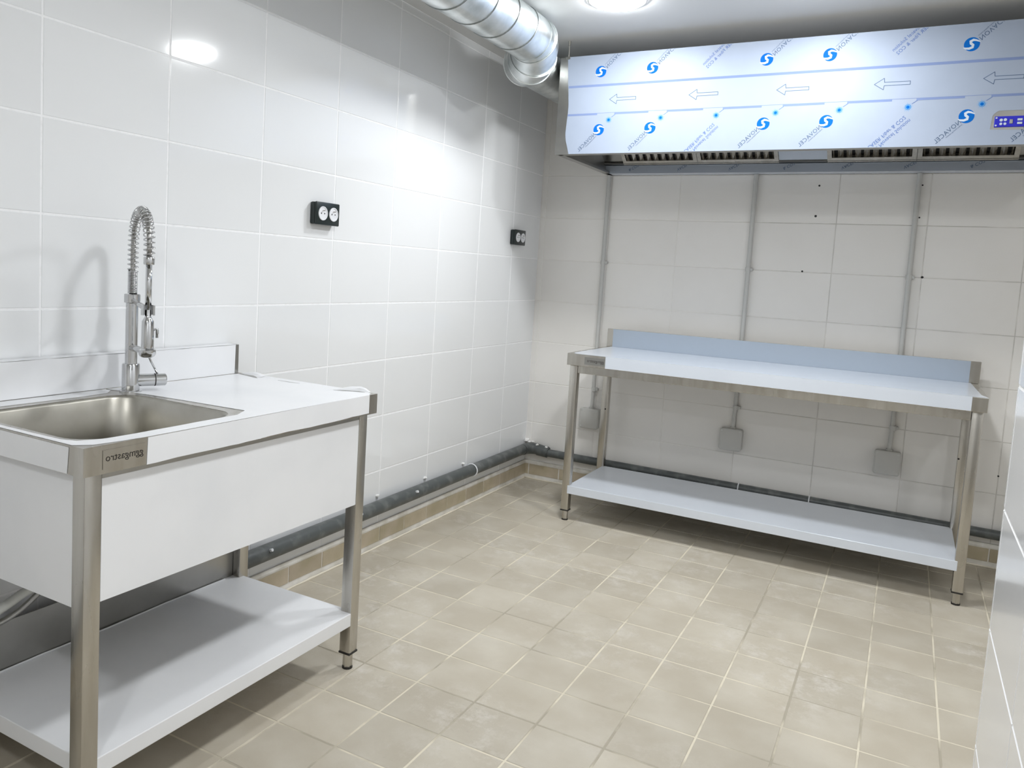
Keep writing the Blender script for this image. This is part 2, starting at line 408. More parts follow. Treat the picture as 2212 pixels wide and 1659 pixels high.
# filters: sloping from the rear gutter up to the front
def slope_pt(s, off=0):     # s 0 rear .. 1 front
    a = Vector((0, -.10, HZ0 + .060)); b_ = Vector((0, -.44, HZ0 + .300)); p = a.lerp(b_, s)
    n = Vector((0, -.24, -.34)).normalized()
    return p + n * off
def slope_box(bm, x0, x1, s0, s1, o0, o1):
    vs = []
    for x in (x0, x1):
        for s, o in ((s0, o0), (s1, o0), (s1, o1), (s0, o1)):
            p = slope_pt(s, o); vs.append(bm.verts.new((x, p.y, p.z)))
    for f in ((0, 1, 2, 3), (7, 6, 5, 4), (0, 4, 5, 1), (1, 5, 6, 2), (2, 6, 7, 3), (3, 7, 4, 0)): bm.faces.new([vs[i] for i in f])
for x0, x1 in ((.538, .945), (.947, 1.352), (1.578, 1.962), (1.964, 2.36)):
    bm = bmesh.new()
    slope_box(bm, x0, x1, 0, .07, 0, .02); slope_box(bm, x0, x1, .93, 1, 0, .02)
    slope_box(bm, x0, x0 + .02, .07, .93, 0, .02); slope_box(bm, x1 - .02, x1, .07, .93, 0, .02)
    f = link('grease_filter', bm, 'steel', hood)
    bm = bmesh.new(); slope_box(bm, x0 + .004, x1 - .004, .02, .98, -.012, -.004); link('slot_shade_sheet', bm, 'dark', f)  # black sheet behind the slats paints in the shade of the slots
    n = 9; w_ = (x1 - x0 - .04) / n
    for k in range(n + 1):
        c = x0 + .02 + k * w_
        bm = bmesh.new(); a, b_ = max(x0 + .018, c - w_ * .33), min(x1 - .018, c + w_ * .33)
        # baffle: V-ended slat
        p0, p1 = .05, .95
        vs = []
        for x, s, o in ((a, p0, .006), ((a + b_) / 2, p0, .018), (b_, p0, .006), (b_, p1, .006), ((a + b_) / 2, p1, .018), (a, p1, .006)):
            p = slope_pt(s, o); vs.append(bm.verts.new((x, p.y, p.z)))
        bm.faces.new((vs[0], vs[1], vs[4], vs[5])); bm.faces.new((vs[1], vs[2], vs[3], vs[4]))
        bm.faces.new((vs[0], vs[2], vs[1])); bm.faces.new((vs[5], vs[4], vs[3]))
        link('baffle', bm, 'steel', f)
bm = bmesh.new(); slope_box(bm, 1.353, 1.577, 0, 1, -.002, .014); link('blank_panel', bm, 'film_b', hood)
bm = bmesh.new(); slope_box(bm, HX0 + .012, .537, 0, 1, -.002, .010); link('blank_panel', bm, 'steel_d', hood)
bm = bmesh.new(); slope_box(bm, 2.361, HX1 - .012, 0, 1, -.002, .010); link('blank_panel', bm, 'steel_d', hood)
link('filter_rail', B(HX0 + .012, HX1 - .012, -.120, -.094, HZ0 + .047, HZ0 + .056), 'steel_d', hood)
# film sheet on the front with a wavy left edge and a cut out for the control panel
CX0, CX1, CZ0, CZ1 = 2.200, 2.44, HZ0 + .058, HZ0 + .128
n = 14; left = []
wav = [.487, .478, .468, .464, .466, .468, .470, .471, .468, .466, .462, .460, .457, .455, .452]
for i in range(15): left.append((wav[i], HY - .0008, HZ0 + .0005 + (HZ1 - HZ0 - .001) * i / 14))
outer = left + [(HX1 - .001, HY - .0008, HZ1 - .0005), (HX1 - .001, HY - .0008, HZ0 + .0005)]
hole = [(CX0, HY - .0008, CZ0), (CX0 + .004, HY - .0008, CZ0 + .05), (CX0 + .008, HY - .0008, CZ1 - .012), (CX0 + .022, HY - .0008, CZ1), (CX1, HY - .0008, CZ1), (CX1, HY - .0008, CZ0 - .002), (CX0 + .1, HY - .0008, CZ0 - .003)]
film = link('protective_film', plate(bmesh.new(), outer, [hole], (0, -.0006, 0)), 'film_h', hood)
film['label'] = 'pale blue film printed with logos and arrows'
FY = HY - .0016; NR = (0, -1, 0)
def lk(name, bm, m): return link(name, bm, m, film)
# double lines
for z, brk in ((2.168, False), (2.0345, True)):
    if not brk:
        bm = bmesh.new()
        for dz in (-.0042, .0042): box(bm, .466, HX1 - .002, FY - .0002, FY + .0002, z + dz - .0011, z + dz + .0011)
        box(bm, .466, HX1 - .002, FY + .0000, FY + .0003, z - .003, z + .003)
        lk('printed_line', bm, 'band_p')
    else:
        bm = bmesh.new(); x = .466 - .15
        box(bm, .47, HX1 - .002, FY - .0002, FY + .0002, z + .0036, z + .0054)
        k = 0
        while True:
            a, b_ = .705 + .248 * (k - 1), .705 + .248 * k - .085
            if a > HX1: break
            a, b_ = max(a, .47), min(b_, HX1 - .002)
            if b_ > a:
                box(bm, a, b_, FY - .0002, FY + .0002, z - .0040, z - .0022)
                box(bm, a, b_, FY, FY + .0003, z - .0022, z + .0036)
            k += 1
        lk('printed_line', bm, 'band_p')
def disc(x, z, r, y=FY, n=28, sx=1.):
    bm = bmesh.new(); bm.faces.new([bm.verts.new((x + r * math.cos(2 * PI * k / n) * sx, y, z + r * math.sin(2 * PI * k / n))) for k in range(n)]); return bm
def logo(x, z):
    r = .0262
    o = link('printed_logo', disc(x, z, r, FY - .0001), 'blue', hood)
    # S shaped white band, wider in the middle, running off both sides
    P = [(-1.04, -.42), (-.75, -.55), (-.3, -.60), (.12, -.42), (.16, -.12), (-.12, .12), (-.18, .42), (.15, .62), (.5, .55), (1.04, .30)]
    W = [.30, .24, .2, .24, .26, .26, .24, .2, .2, .10]
    W = [.05, .13, .17, .19, .18, .18, .19, .17, .13, .05]
    bm = bmesh.new(); prev = None
    for i, (p, w_) in enumerate(zip(P, W)):
        a, b_ = P[max(i - 1, 0)], P[min(i + 1, len(P) - 1)]
        t = Vector((b_[0] - a[0], 0, b_[1] - a[1])).normalized(); nn = Vector((-t.z, 0, t.x))
        c = Vector((x + p[0] * r, FY - .0004, z + p[1] * r))
        pr = (bm.verts.new(c + nn * w_ * r), bm.verts.new(c - nn * w_ * r))
        if prev: bm.faces.new((prev[0], pr[0], pr[1], prev[1]))
        prev = pr
    lk_ = link('logo_band', bm, 'white_p', o)
    return o
def lettering(bm, m='grey_p'): lk('printed_lettering', bm, m)
s2 = math.sqrt(.5)
for k in range(8):
    x = .633 + .2478 * k
    star = (x + .046, 2.0055)
    if k % 3 == 2:          # laser text
        # lower: reads up to the right, mirrored letters
        d, u = (1, 0, 1), (1, 0, -1)
        e = Vector((star[0] - .006, FY, star[1] - .028))
        bm = text_bm('for LASER Fiber & CO2', .0205, e - Vector((s2, 0, s2)) * .206, d, u, NR, .0003); clip_bot(bm, HZ0 + .003); lettering(bm, 'line_p')
        e = e + Vector((1, 0, -1)) * .0155
        bm = text_bm('The Novacel Solution', .0205, e - Vector((s2, 0, s2)) * .182, d, u, NR, .0003); clip_bot(bm, HZ0 + .003); lettering(bm, 'line_p')
        # upper: turned by half a turn
        d, u = (-1, 0, -1), (-1, 0, 1)
        st = Vector((x - .012, FY, 2.206))
        bm = text_bm('for LASER Fiber & CO2', .0195, st + Vector((s2, 0, s2)) * .196, d, u, NR, .0003); clip_top(bm, HZ1 - .003); lettering(bm, 'line_p')
        st = st + Vector((-1, 0, 1)) * .0155
        bm = text_bm('The Novacel Solution', .0195, st + Vector((s2, 0, s2)) * .176, d, u, NR, .0003); clip_top(bm, HZ1 - .003); lettering(bm, 'line_p')
    else:
        logo(x, 1.9615); logo(x - .0085, 2.2315)
        d, u = (-1, 0, -1), (-1, 0, 1)
        bm = text_bm('NOVACEL', .0235, (x - .013, FY, 1.9390), d, u, NR, .0003, 1.08); clip_bot(bm, HZ0 + .002); lettering(bm)
        bm = text_bm('surface finishing solutions', .0068, (x - .0105, FY, 1.9300), d, u, NR, .0003); lettering(bm)
        d, u = (1, 0, 1), (1, 0, -1)
        bm = text_bm('NOVACEL', .0235, (x + .0110, FY, 2.2540), d, u, NR, .0003, 1.08); clip_top(bm, HZ1 - .002); lettering(bm)
        bm = text_bm('surface finishing solutions', .0068, (x + .0085, FY, 2.2630), d, u, NR, .0003); clip_top(bm, HZ1 - .002); lettering(bm)
    # sunburst
    bm = disc(star[0], star[1], .0062, FY - .0003, 14)
    so = lk('printed_sunburst', bm, 'blue')
    bm = disc(star[0], star[1], .0105, FY - .0001, 18)
    for q in range(16):
        a = 2 * PI * q / 16 + .2; ca, sa = math.cos(a), math.sin(a); r0, r1 = .009, .0205 - (q % 2) * .003
        bm.faces.new([bm.verts.new((star[0] + ca * r0 - sa * .0012, FY - .0001, star[1] + sa * r0 + ca * .0012)),
                      bm.verts.new((star[0] + ca * r1, FY - .0001, star[1] + sa * r1)),
                      bm.verts.new((star[0] + ca * r0 + sa * .0012, FY - .0001, star[1] + sa * r0 - ca * .0012))])
    link('printed_rays', bm, 'blue_l', so)
    bm = bmesh.new(); a = Vector((star[0] + .013, FY - .0002, star[1] + .012)); b_ = Vector((star[0] + .031, FY - .0002, 2.0305)); nn = Vector((.0007, 0, -.0007))
    bm.faces.new([bm.verts.new(p) for p in (a + nn, b_ + nn, b_ - nn, a - nn)]); lk('printed_line', bm, 'line_p')
# arrows
for k in range(5):
    x = .6765 + .3713 * k; z = 2.1005
    P = [(0, 0), (.034, .0225), (.036, .0065), (.127, .0065), (.127, -.0065), (.036, -.0065), (.034, -.0225)]
    bm = bmesh.new()
    q = [Vector((x + a, FY, z + b_)) for a, b_ in P]
    for a, b_ in zip(q, q[1:] + q[:1]):
        t = (b_ - a).normalized(); nn = Vector((-t.z, 0, t.x)) * .0011
        a2, b2 = a - t * .0008, b_ + t * .0008
        bm.faces.new([bm.verts.new(p) for p in (a2 + nn, b2 + nn, b2 - nn, a2 - nn)])
    for v in bm.verts:
        v.co.y = FY
    lk('printed_arrow', bm, 'grey_p')
# smudged print on the rear gutter wall
for k in range(8):
    x = .56 + .27 * k
    bm = text_bm('& CO2' if k % 3 == 0 else 'VACEL', .021, (x, -.0915, HZ0 + .022), (1, 0, .55), (.3, 0, -1), NR, .0006)
    clip_top(bm, HZ0 + .042); clip_bot(bm, HZ0 + .002)
    link('printed_lettering', bm, 'grey_p', hood)
# control panel
cp = link('control_panel', B(2.212, 2.420, HY - .004, HY + .001, HZ0 + .066, HZ0 + .1065, .0015), 'panel', hood)
cp['label'] = 'small bright blue control panel with white marks'
for x, z, r in ((2.2175, HZ0 + .1005, .0032), (2.2175, HZ0 + .0725, .0032), (2.233, HZ0 + .092, .0055), (2.246, HZ0 + .093, .0055), (2.233, HZ0 + .078, .0048), (2.246, HZ0 + .078, .0048), (2.31, HZ0 + .092, .0055), (2.325, HZ0 + .092, .0055)):
    link('button_mark', T([(x, HY - .0038, z), (x, HY - .0052, z)], r, 10), 'white_p', cp)
link('display', B(2.260, 2.270, HY - .0055, HY - .004, HZ0 + .078, HZ0 + .094, .001), 'steel_d', cp)
for dz in (.0885, .0755): link('button_mark', B(2.284, 2.30, HY - .0055, HY - .004, HZ0 + dz, HZ0 + dz + .008, .001), 'white_p', cp)
# threaded hangers
for x in (HX0 + .04, HX1 - .05):
    h = link('hanger_rod', T([(x, HY + .006, HZ1 - .04), (x, HY + .006, CEIL)], .0028, 8), 'steel', hood)
    link('hanger_anchor', T([(x, HY + .006, CEIL - .02), (x, HY + .006, CEIL - .0003)], .006, 8), 'steel', h)
    link('hanger_bracket', B(x - .012, x + .012, HY - .0015, HY + .014, HZ1 - .012, HZ1 + .003, .001), 'steel', h)

# ------------------------------------------------------------------ spiral duct
duct = thing('spiral_duct', 'round galvanised spiral duct running under the ceiling along the left wall to the hood', 'duct', (.46, -3, 2.28))
DR = .1
def ring_pts(c, t, r, n=40):
    u, v = frame_at(Vector(t)); c = Vector(c)
    return [c + (u * math.cos(2 * PI * k / n) + v * math.sin(2 * PI * k / n)) * r for k in range(n)]
bm = T([(.46, YB, 2.28), (.46, -1.25, 2.28)], DR, 48)
link('duct_section', bm, 'galv', duct, smooth=True, autos=True)
# spiral lock seam: helix strip
bm = bmesh.new(); pitch = .176; pts = []; N_ = 36
turns = (-1.365 - YB) / pitch
for i in range(int(turns * N_)):
    a = 2 * PI * i / N_ + 1.1
    pts.append((.46 + (DR + .0005) * math.cos(a), YB + .085 + pitch * i / N_, 2.28 + (DR + .0005) * math.sin(a)))
tube(bm, pts, .0028, 6)
sm_ = link('spiral_seam', bm, 'galv_d', duct, smooth=True); sm_['label'] = 'dark raised seam winding round the duct'
path = [(.46, -1.255, 2.28), (.459, -1.215, 2.276), (.447, -1.17, 2.262), (.42, -1.122, 2.238), (.385, -1.078, 2.228), (.347, -1.032, 2.232), (.318, -.985, 2.248), (.302, -.935, 2.262)]
el = link('elbow', T(path, [DR + .003] * 2 + [DR + .004] * 5 + [DR + .001], 40), 'galv', duct, smooth=True, autos=True)
for i, r in ((1, .006), (3, .006), (4, .005), (6, .005)):
    p = Vector(path[i]); t = Vector(path[min(i + 1, 7)]) - Vector(path[i - 1])
    ps = ring_pts(p, t, DR + r, 40); ps.append(ps[0]); ps.append(ps[1])
    link('elbow_rib', T(ps, .0026, 6, cap=False), 'galv', el, smooth=True)
link('duct_section', T([(.300, -.945, 2.263), (.300, -.006, 2.263)], DR - .001, 48), 'galv', duct, smooth=True, autos=True)

# ------------------------------------------------------------------ conduits and junction boxes on the back wall
def conduit(x, lab, blab):
    t = thing('conduit', lab, 'conduit', (x, -.02, .49), 'vertical conduits on the back wall')
    r = .0115
    link('tube', T([(x - .006, -.018, .482), (x - .003, -.018, .60), (x, -.018, 1.0), (x, -.018, HZ0 - .001)], [r * .9, r * .9, r, r], 14), 'pvc', t, smooth=True, autos=True)
    for z in (.606, 1.350):
        cl = bmesh.new()
        tube(cl, [(x, -.018, z - .011), (x, -.018, z + .011)], r + .0035, 12)
        box(cl, x - .015, x + .017, -.012, -.0002, z - .009, z + .009, .001)
        box(cl, x + .010, x + .024, -.024, -.0002, z - .007, z + .007, .002)
        link('clip', cl, 'pvc', t)
    bx, bz = x - .010, .432
    b_ = thing('junction_box', blab, 'junction box', (bx, 0, bz), 'junction boxes under the work table')
    s, dpt = .058, .05
    bm = bmesh.new()
    def lp(e, y, r_): return [(p[0], y, p[1]) for p in [(q[0], q[1]) for q in rrect(bx - e, bx + e, bz - e, bz + e, r_, 0, 4)]]
    loft(bm, [lp(s, -.0003, .012), lp(s, -.033, .012), lp(s - .002, -.035, .011)], (True, True))
    link('body', bm, 'box', b_, smooth=True, autos=True)
    bm = bmesh.new()
    loft(bm, [lp(s + .001, -.0355, .013), lp(s + .001, -.046, .013), lp(s - .004, -.050, .010)], (True, True))
    l_ = link('lid', bm, 'box', b_, smooth=True, autos=True)
    for sx in (-1, 1):
        for sz in (-1, 1):
            link('screw', T([(bx + sx * .047, -.049, bz + sz * .047), (bx + sx * .047, -.0515, bz + sz * .047)], .0055, 10), 'pvc', l_)
    link('gland', T([(x - .006, -.018, bz + s - .004), (x - .006, -.018, bz + s + .010)], .0155, 12), 'box', b_)
conduit(.424, 'thin grey vertical conduit at the left end of the work table', 'square grey junction box nearest the room corner, behind the left table legs')
conduit(1.232, 'thin grey vertical conduit behind the middle of the work table', 'middle square grey junction box of the three under the work table')
conduit(1.982, 'thin grey vertical conduit toward the right end of the work table', 'square grey junction box nearest the right table legs')

# ------------------------------------------------------------------ wall sockets
def socket(y0, z0, lab):
    w_, h_, d_ = .136, .084, .033
    t = thing('wall_socket', lab, 'socket', (0, y0 + w_ / 2, z0 + h_ / 2), 'double wall sockets')
    link('housing', B(.0003, d_ - .009, y0, y0 + w_, z0, z0 + h_, .006), 'blk', t, smooth=True, autos=True)
    fr = link('cover_frame', B(d_ - .009, d_, y0 - .001, y0 + w_ + .001, z0 - .001, z0 + h_ + .001, .004), 'blk', t, smooth=True, autos=True)
    for k in (0, 1):
        cy, cz = y0 + w_ * (.27 + .46 * k), z0 + h_ * .5; n = 28
        def rg(r, x): return [(x, cy + r * math.cos(2 * PI * q / n), cz + r * math.sin(2 * PI * q / n)) for q in range(n)]
        bm = bmesh.new(); loft(bm, [rg(.0265, d_ - .002), rg(.0262, d_ + .0025), rg(.0235, d_ + .003), rg(.0215, d_ + .0003)], (False, True))
        ins = link('socket_insert', bm, 'sock', t, smooth=True, autos=True)
        for s in (-1, 1): link('contact_hole', T([(d_ + .0002, cy + s * .0095, cz), (d_ + .0012, cy + s * .0095, cz)], .0026, 8), 'dark', ins)
        link('earth_pin', T([(d_ + .0002, cy, cz + .0105), (d_ + .010, cy, cz + .0105)], .0022, 8), 'steel', ins)
socket(-2.106, 1.405, 'black double socket with two round white inserts on the left wall above the sink end')
socket(-.397, 1.420, 'black double socket with two round white inserts near the room corner')

# ------------------------------------------------------------------ grey drain pipe round the corner
pz = .198
dl = thing('drain_pipe', 'dark grey plastic pipe running low along the left wall above the skirting', 'pipe', (.037, -3, pz))
dp = thing('drain_pipe', 'dark grey plastic pipe running low along the back wall behind the work table', 'pipe', (1.8, -.037, pz))
link('pipe_run', T([(.035, YB + .001, pz), (.035, -.121, pz)], .0305, 20), 'pipe', dl, smooth=True, autos=True)
cc = [(.037, -.12, .197)] + [(.037 + .055 * (1 - math.cos(a)), -.092 + .055 * math.sin(a), .197) for a in [PI / 2 * k / 6 for k in range(7)]] + [(.17, -.037, .188)]
link('elbow', T(cc, [.032] + [.034] * 7 + [.030], 20), 'pipe', dp, smooth=True, autos=True)
link('coupling', T([(.10, -.038, .193), (.165, -.038, .188)], .034, 20), 'pipe', dp, smooth=True, autos=True)
link('pipe_run', T([(.15, -.037, .184), (1.2, -.037, .177), (XR - .001, -.037, .158)], .0235, 20), 'pipe', dp, smooth=True, autos=True)
def clipring(p, t, r=.0335):
    ps = ring_pts(p, t, r, 22); ps += ps[:2]; return T(ps, .0035, 6, cap=False)
link('white_clip', clipring((.037, -.762, .198), (0, 1, 0)), 'sock', dl, smooth=True)
link('white_clip', clipring((1.285, -.037, .1765), (1, 0, 0), .0255), 'sock', dp, smooth=True)
link('white_clip', clipring((1.638, -.037, .1738), (1, 0, 0), .0255), 'sock', dp, smooth=True)
for y in (-1.345, -2.32, -1.78): link('screw', T([(.060, y, .213), (.070, y, .217)], .006, 10), 'sock', dl)
# plaster lumps at the corner
LUMPS = (((.012, -.012, .240), .015), ((.03, -.015, .229), .013), ((.055, -.02, .233), .012), ((.10, -.05, .226), .010), ((.02, -.04, .238), .011), ((.16, -.05, .220), .009), ((.0, -.8 - .0, .235), .012), ((.0, -1.18, .236), .012), ((.0, -1.58, .236), .012))
for own, part in ((dp, LUMPS[:6]), (dl, LUMPS[6:])):
    bm = bmesh.new()
    for c, r in part:
        s = bmesh.ops.create_icosphere(bm, subdivisions=2, radius=r, matrix=Matrix.Translation(c) @ Matrix.Diagonal((1, 1, .55, 1)))
        for v in s['verts']: v.co += Vector([random.uniform(-.0018, .0018) for _ in range(3)])
    o = link('mortar_lumps', bm, 'plaster', own); o['kind'] = 'stuff'

# ------------------------------------------------------------------ steel leg with foot
def leg(parent, x0, y0, ztop, s=.040, zb=.053, lab=None):
    l = link('leg', B(x0, x0 + s, y0, y0 + s, zb + .003, ztop, .003), 'steel', parent, smooth=True, autos=True)
    link('end_cap', B(x0 - .0012, x0 + s + .0012, y0 - .0012, y0 + s + .0012, zb - .002, zb + .004, .001), 'rub', l)
    cx, cy = x0 + s / 2, y0 + s / 2
    link('foot', T([(cx, cy, .006), (cx, cy, zb - .002)], [.0155, .0150], 6), 'steel', l)
    link('foot_pad', T([(cx, cy, .0), (cx, cy, .007)], .0165, 12), 'rub', l)
    return l

# ------------------------------------------------------------------ work table
TX0, TX1, TY0, TY1, TZ = .506, 2.308, -.682, -.082, .873
tb = thing('work_table', 'long stainless work table in bluish film with backsplash and lower shelf under the hood', 'table', ((TX0 + TX1) / 2, -.38, 0))
for x in (TX0 + .010, TX1 - .050):
    leg(tb, x, TY0 + .022, .815); leg(tb, x, TY1 - .060, .815)
bm = bmesh.new(); box(bm, TX0, TX1, TY0, TY1 + .0, TZ - .06, TZ, .002)
# hollow look: just the slab with an underside recess
link('worktop', bm, 'steel', tb)
link('front_rail', B(TX0 + .051, TX1 - .051, TY0 + .026, TY0 + .058, .773, .8125, .002), 'steel', tb)
link('rear_rail', B(TX0 + .051, TX1 - .051, TY1 - .056, TY1 - .026, .773, .8125, .002), 'steel', tb)
for x in (TX0 + .014, TX1 - .046): link('side_rail', B(x, x + .032, TY0 + .063, TY1 - .061, .773, .8125, .002), 'steel', tb)
link('backsplash', B(TX0 + .002, TX1 + .004, TY1 - .012, TY1 + .006, TZ + .0003, .975, .0015), 'steel', tb)
bs = link('backsplash_film', B(TX0 + .036, TX1 - .038, TY1 - .0138, TY1 - .0122, TZ + .001, .9745), 'film_dim', tb)
# worktop film: front left corner rounded off
o_ = [(TX0 + .022, TY0 + .045), (TX0 + .028, TY0 + .022), (TX0 + .045, TY0 + .006), (TX0 + .08, TY0 + .001), (TX1 - .0005, TY0 + .001), (TX1 - .004, TY0 + .03), (TX1 - .020, TY0 + .10), (TX1 - .03, TY1 - .016), (TX0 + .03, TY1 - .016), (TX0 + .018, TY0 + .15)]
link('worktop_film', plate(bmesh.new(), [(a, b_, TZ + .0003) for a, b_ in o_], [], (0, 0, .0008)), 'film_t', tb)
link('front_edge_film', B(.709, 2.252, TY0 - .0015, TY0 - .0003, TZ - .058, TZ + .0003), 'film_t', tb)
npb = link('name_plate', B(.600, .706, TY0 - .0012, TY0 - .0002, .824, .862), 'steel_d', tb); npb['label'] = 'small grey name plate with dark mirrored lettering'
link('lettering', text_bm('ggmgastro', .0215, (.702, TY0 - .0013, .838), (-1, 0, 0), (0, 0, 1), NR, .0003), 'ink', npb)
sh = bmesh.new()
sx0, sx1, sy0, sy1 = TX0 + .040, TX1 - .040, TY0 + .0205, TY1 - .040
box(sh, sx0, sx1, sy0, sy1, .145, .1875, .002)
s_ = link('shelf', sh, 'film_t', tb)
for x in (.532, 2.262): link('screw_hole', T([(x + (.012 if x < 1 else -.0), TY1 - .0601, .52), (x + (.012 if x < 1 else -.0), TY1 - .0608, .52)], .0045, 8), 'dark', tb)

# ------------------------------------------------------------------ sink table
SX0, SX1, SY0, SY1, SZ = .012, .600, -3.455, -2.462, .873
sk = thing('sink_unit', 'stainless catering sink unit with left basin, drainboard and lower shelf against the left wall', 'sink', (.3, -2.96, 0))
HB = (.128, .553, -3.425, -2.985, .075)     # basin hole
bm = bmesh.new()
hole = rrect(HB[0], HB[1], HB[2], HB[3], HB[4], SZ - .002, 8)
plate(bm, [(SX0, SY0, SZ - .002), (SX1, SY0, SZ - .002), (SX1, SY1, SZ - .002), (SX0, SY1, SZ - .002)], [hole], (0, 0, .002))
link('worktop', bm, 'steel', sk)
bm = bmesh.new()
box(bm, SX1 - .0015, SX1, SY0, SY1, SZ - .060, SZ - .0021); box(bm, SX0, SX1 - .0016, SY0, SY0 + .0015, SZ - .060, SZ - .0021)
box(bm, SX0, SX1 - .0016, SY1 - .0015, SY1, SZ - .060, SZ - .0021)
box(bm, SX1 - .02, SX1 - .0016, SY0 + .002, SY1 - .002, SZ - .060, SZ - .0585)
link('worktop_edge', bm, 'steel', sk)
bm = bmesh.new(); loops = []
for z, e, r in ((SZ - .0005, -.004, .079), (SZ - .001, 0, .075), (SZ - .008, .006, .072), (SZ - .12, .010, .07), (SZ - .215, .016, .07), (SZ - .240, .030, .065), (SZ - .250, .055, .055), (SZ - .253, .10, .05), (SZ - .255, .17, .035)):
    loops.append(rrect(HB[0] + e, HB[1] - e, HB[2] + e, HB[3] - e, r, z, 8))
loft(bm, loops, (False, True))
bs_ = link('basin', bm, 'basin', sk, smooth=True)
cx, cy = (HB[0] + HB[1]) / 2, (HB[2] + HB[3]) / 2
link('basin_drain', T([(cx, cy, SZ - .2555), (cx, cy, SZ - .250)], .034, 20), 'chrome', bs_)
# backsplash
link('backsplash', B(.003, .040, SY0, -2.486, SZ + .0003, .973, .0012), 'steel_d', sk)
link('backsplash_top_film', B(.004, .0418, SY0 + .002, -2.503, .9732, .9744), 'film', sk)
n = 26; pl = [(.0412, SY0 + .002, SZ + .003)]; pl.append((.0412, -2.504, SZ + .003))
for i in range(n + 1):
    f = i / n; pl.append((.0412, -2.502 + (SY0 + .002 + 2.502) * f, .9725 + random.uniform(-.0012, .0006)))
link('backsplash_film', plate(bmesh.new(), pl, [], (-.0009, 0, 0)), 'film', sk)
# worktop film
zf = SZ + .0004
def jit(a, b_, n, amp):
    a, b_ = Vector(a), Vector(b_); t = (b_ - a).normalized(); nn = Vector((-t.y, t.x)); return [tuple(a.lerp(b_, i / n) + nn * random.uniform(-amp, amp)) for i in range(1, n)]
o_ = [(SX1 + .0005, SY1 + .0), (.58, SY1 - .001)] + jit((.58, SY1), (.06, SY1), 14, .0025) + [(.045, SY1 - .002), (.0425, -2.55), (.0425, -2.99), (.20, -2.965), (.36, -2.955), (.528, -2.946), (.556, -3.0), (.5565, -3.1)]
o_ += jit((.5565, -3.1), (.560, -3.33), 8, .001) + [(.556, -3.38), (.535, -3.425), (.50, -3.4375), (.40, -3.440), (.15, -3.438), (.15, -3.453), (.56, -3.453), (.585, -3.425), (.594, -3.37)] + jit((.594, -3.37), (.600, -3.30), 4, .0012) + [(SX1 + .0005, -3.29)]
o_[0] = (SX1 + .0005, -2.505); o_[1] = (.585, -2.478)
wf = link('worktop_film', plate(bmesh.new(), [(a, b_, zf) for a, b_ in o_], [], (0, 0, .0008)), 'film', sk)
wf['label'] = 'torn white protective film over the drainboard and front rim'
link('rear_film', plate(bmesh.new(), [(a, b_, zf) for a, b_ in ((.0425, SY0 + .003), (.098, SY0 + .003), (.100, -3.3), (.102, -3.10), (.096, -3.03), (.07, -3.0), (.0425, -2.995))], [], (0, 0, .0008)), 'film', sk)
# torn slits and lifted flaps along the right edge
def sliver(P): return link('film_tear', plate(bmesh.new(), [(a, b_, zf + .001) for a, b_ in P], [], (0, 0, .0004)), 'steel_d', sk)
sliver([(.035, -2.487), (.050, -2.482), (.075, -2.490), (.110, -2.488), (.135, -2.500), (.160, -2.520), (.130, -2.513), (.10, -2.505), (.06, -2.496)])
sliver([(.23, -2.500), (.27, -2.498), (.32, -2.497), (.28, -2.502)])
sliver([(.47, -2.515), (.50, -2.495), (.54, -2.478), (.565, -2.480), (.53, -2.492), (.50, -2.510)])
def flap(P, h):
    bm = bmesh.new(); prev = None
    for i, (x, y0, y1) in enumerate(P):
        k = math.sin(PI * i / (len(P) - 1)); q = [bm.verts.new((x, y0, zf + .0012)), bm.verts.new((x, (y0 + y1) / 2, zf + .002 + h * k * .7)), bm.verts.new((x, y1, zf + .002 + h * k))]
        if prev:
            bm.faces.new((prev[0], prev[1], q[1], q[0])); bm.faces.new((prev[1], prev[2], q[2], q[1]))
        prev = q
    return link('film_flap', bm, 'film', sk)
flap([(.05, -2.480, -2.470), (.075, -2.484, -2.466), (.10, -2.484, -2.464), (.125, -2.492, -2.466), (.15, -2.505, -2.470)], .008)
flap([(.47, -2.500, -2.470), (.50, -2.488, -2.464), (.535, -2.476, -2.460), (.555, -2.474, -2.460), (.575, -2.476, -2.464)], .012)
# edge films
n = 30; up_ = []; lo_ = []
for i in range(n + 1):
    y = -3.305 + (.801) * i / n
    lo_.append((SX1 + .0004, y, SZ - .0605 + .0008 * math.sin(i * .5) + random.uniform(-.0006, .0006) + (.005 * i / n)))
link('edge_film', plate(bmesh.new(), lo_ + [(SX1 + .0004, -2.504, SZ + .0006), (SX1 + .0004, -3.303, SZ - .001)], [], (.0009, 0, 0)), 'film', sk)
link('edge_film', plate(bmesh.new(), [(.555, SY0 - .0004, SZ - .004), (.550, SY0 - .0004, SZ - .059), (.012, SY0 - .0004, SZ - .059), (.012, SY0 - .0004, SZ - .003)], [], (0, -.0009, 0)), 'film', sk)
npl = link('name_plate', B(SX1 + .0002, SX1 + .0014, -3.412, -3.310, .822, .862), 'steel', sk); npl['label'] = 'steel name plate with black mirrored lettering'
link('lettering', text_bm('ggmgastro', .0222, (SX1 + .0015, -3.3145, .838), (0, -1, 0), (0, 0, 1), (1, 0, 0), .0003), 'ink', npl)
# legs
for y in (SY0 + .018, SY1 - .058):
    leg(sk, .540, y, .812); leg(sk, .068, y, .812)
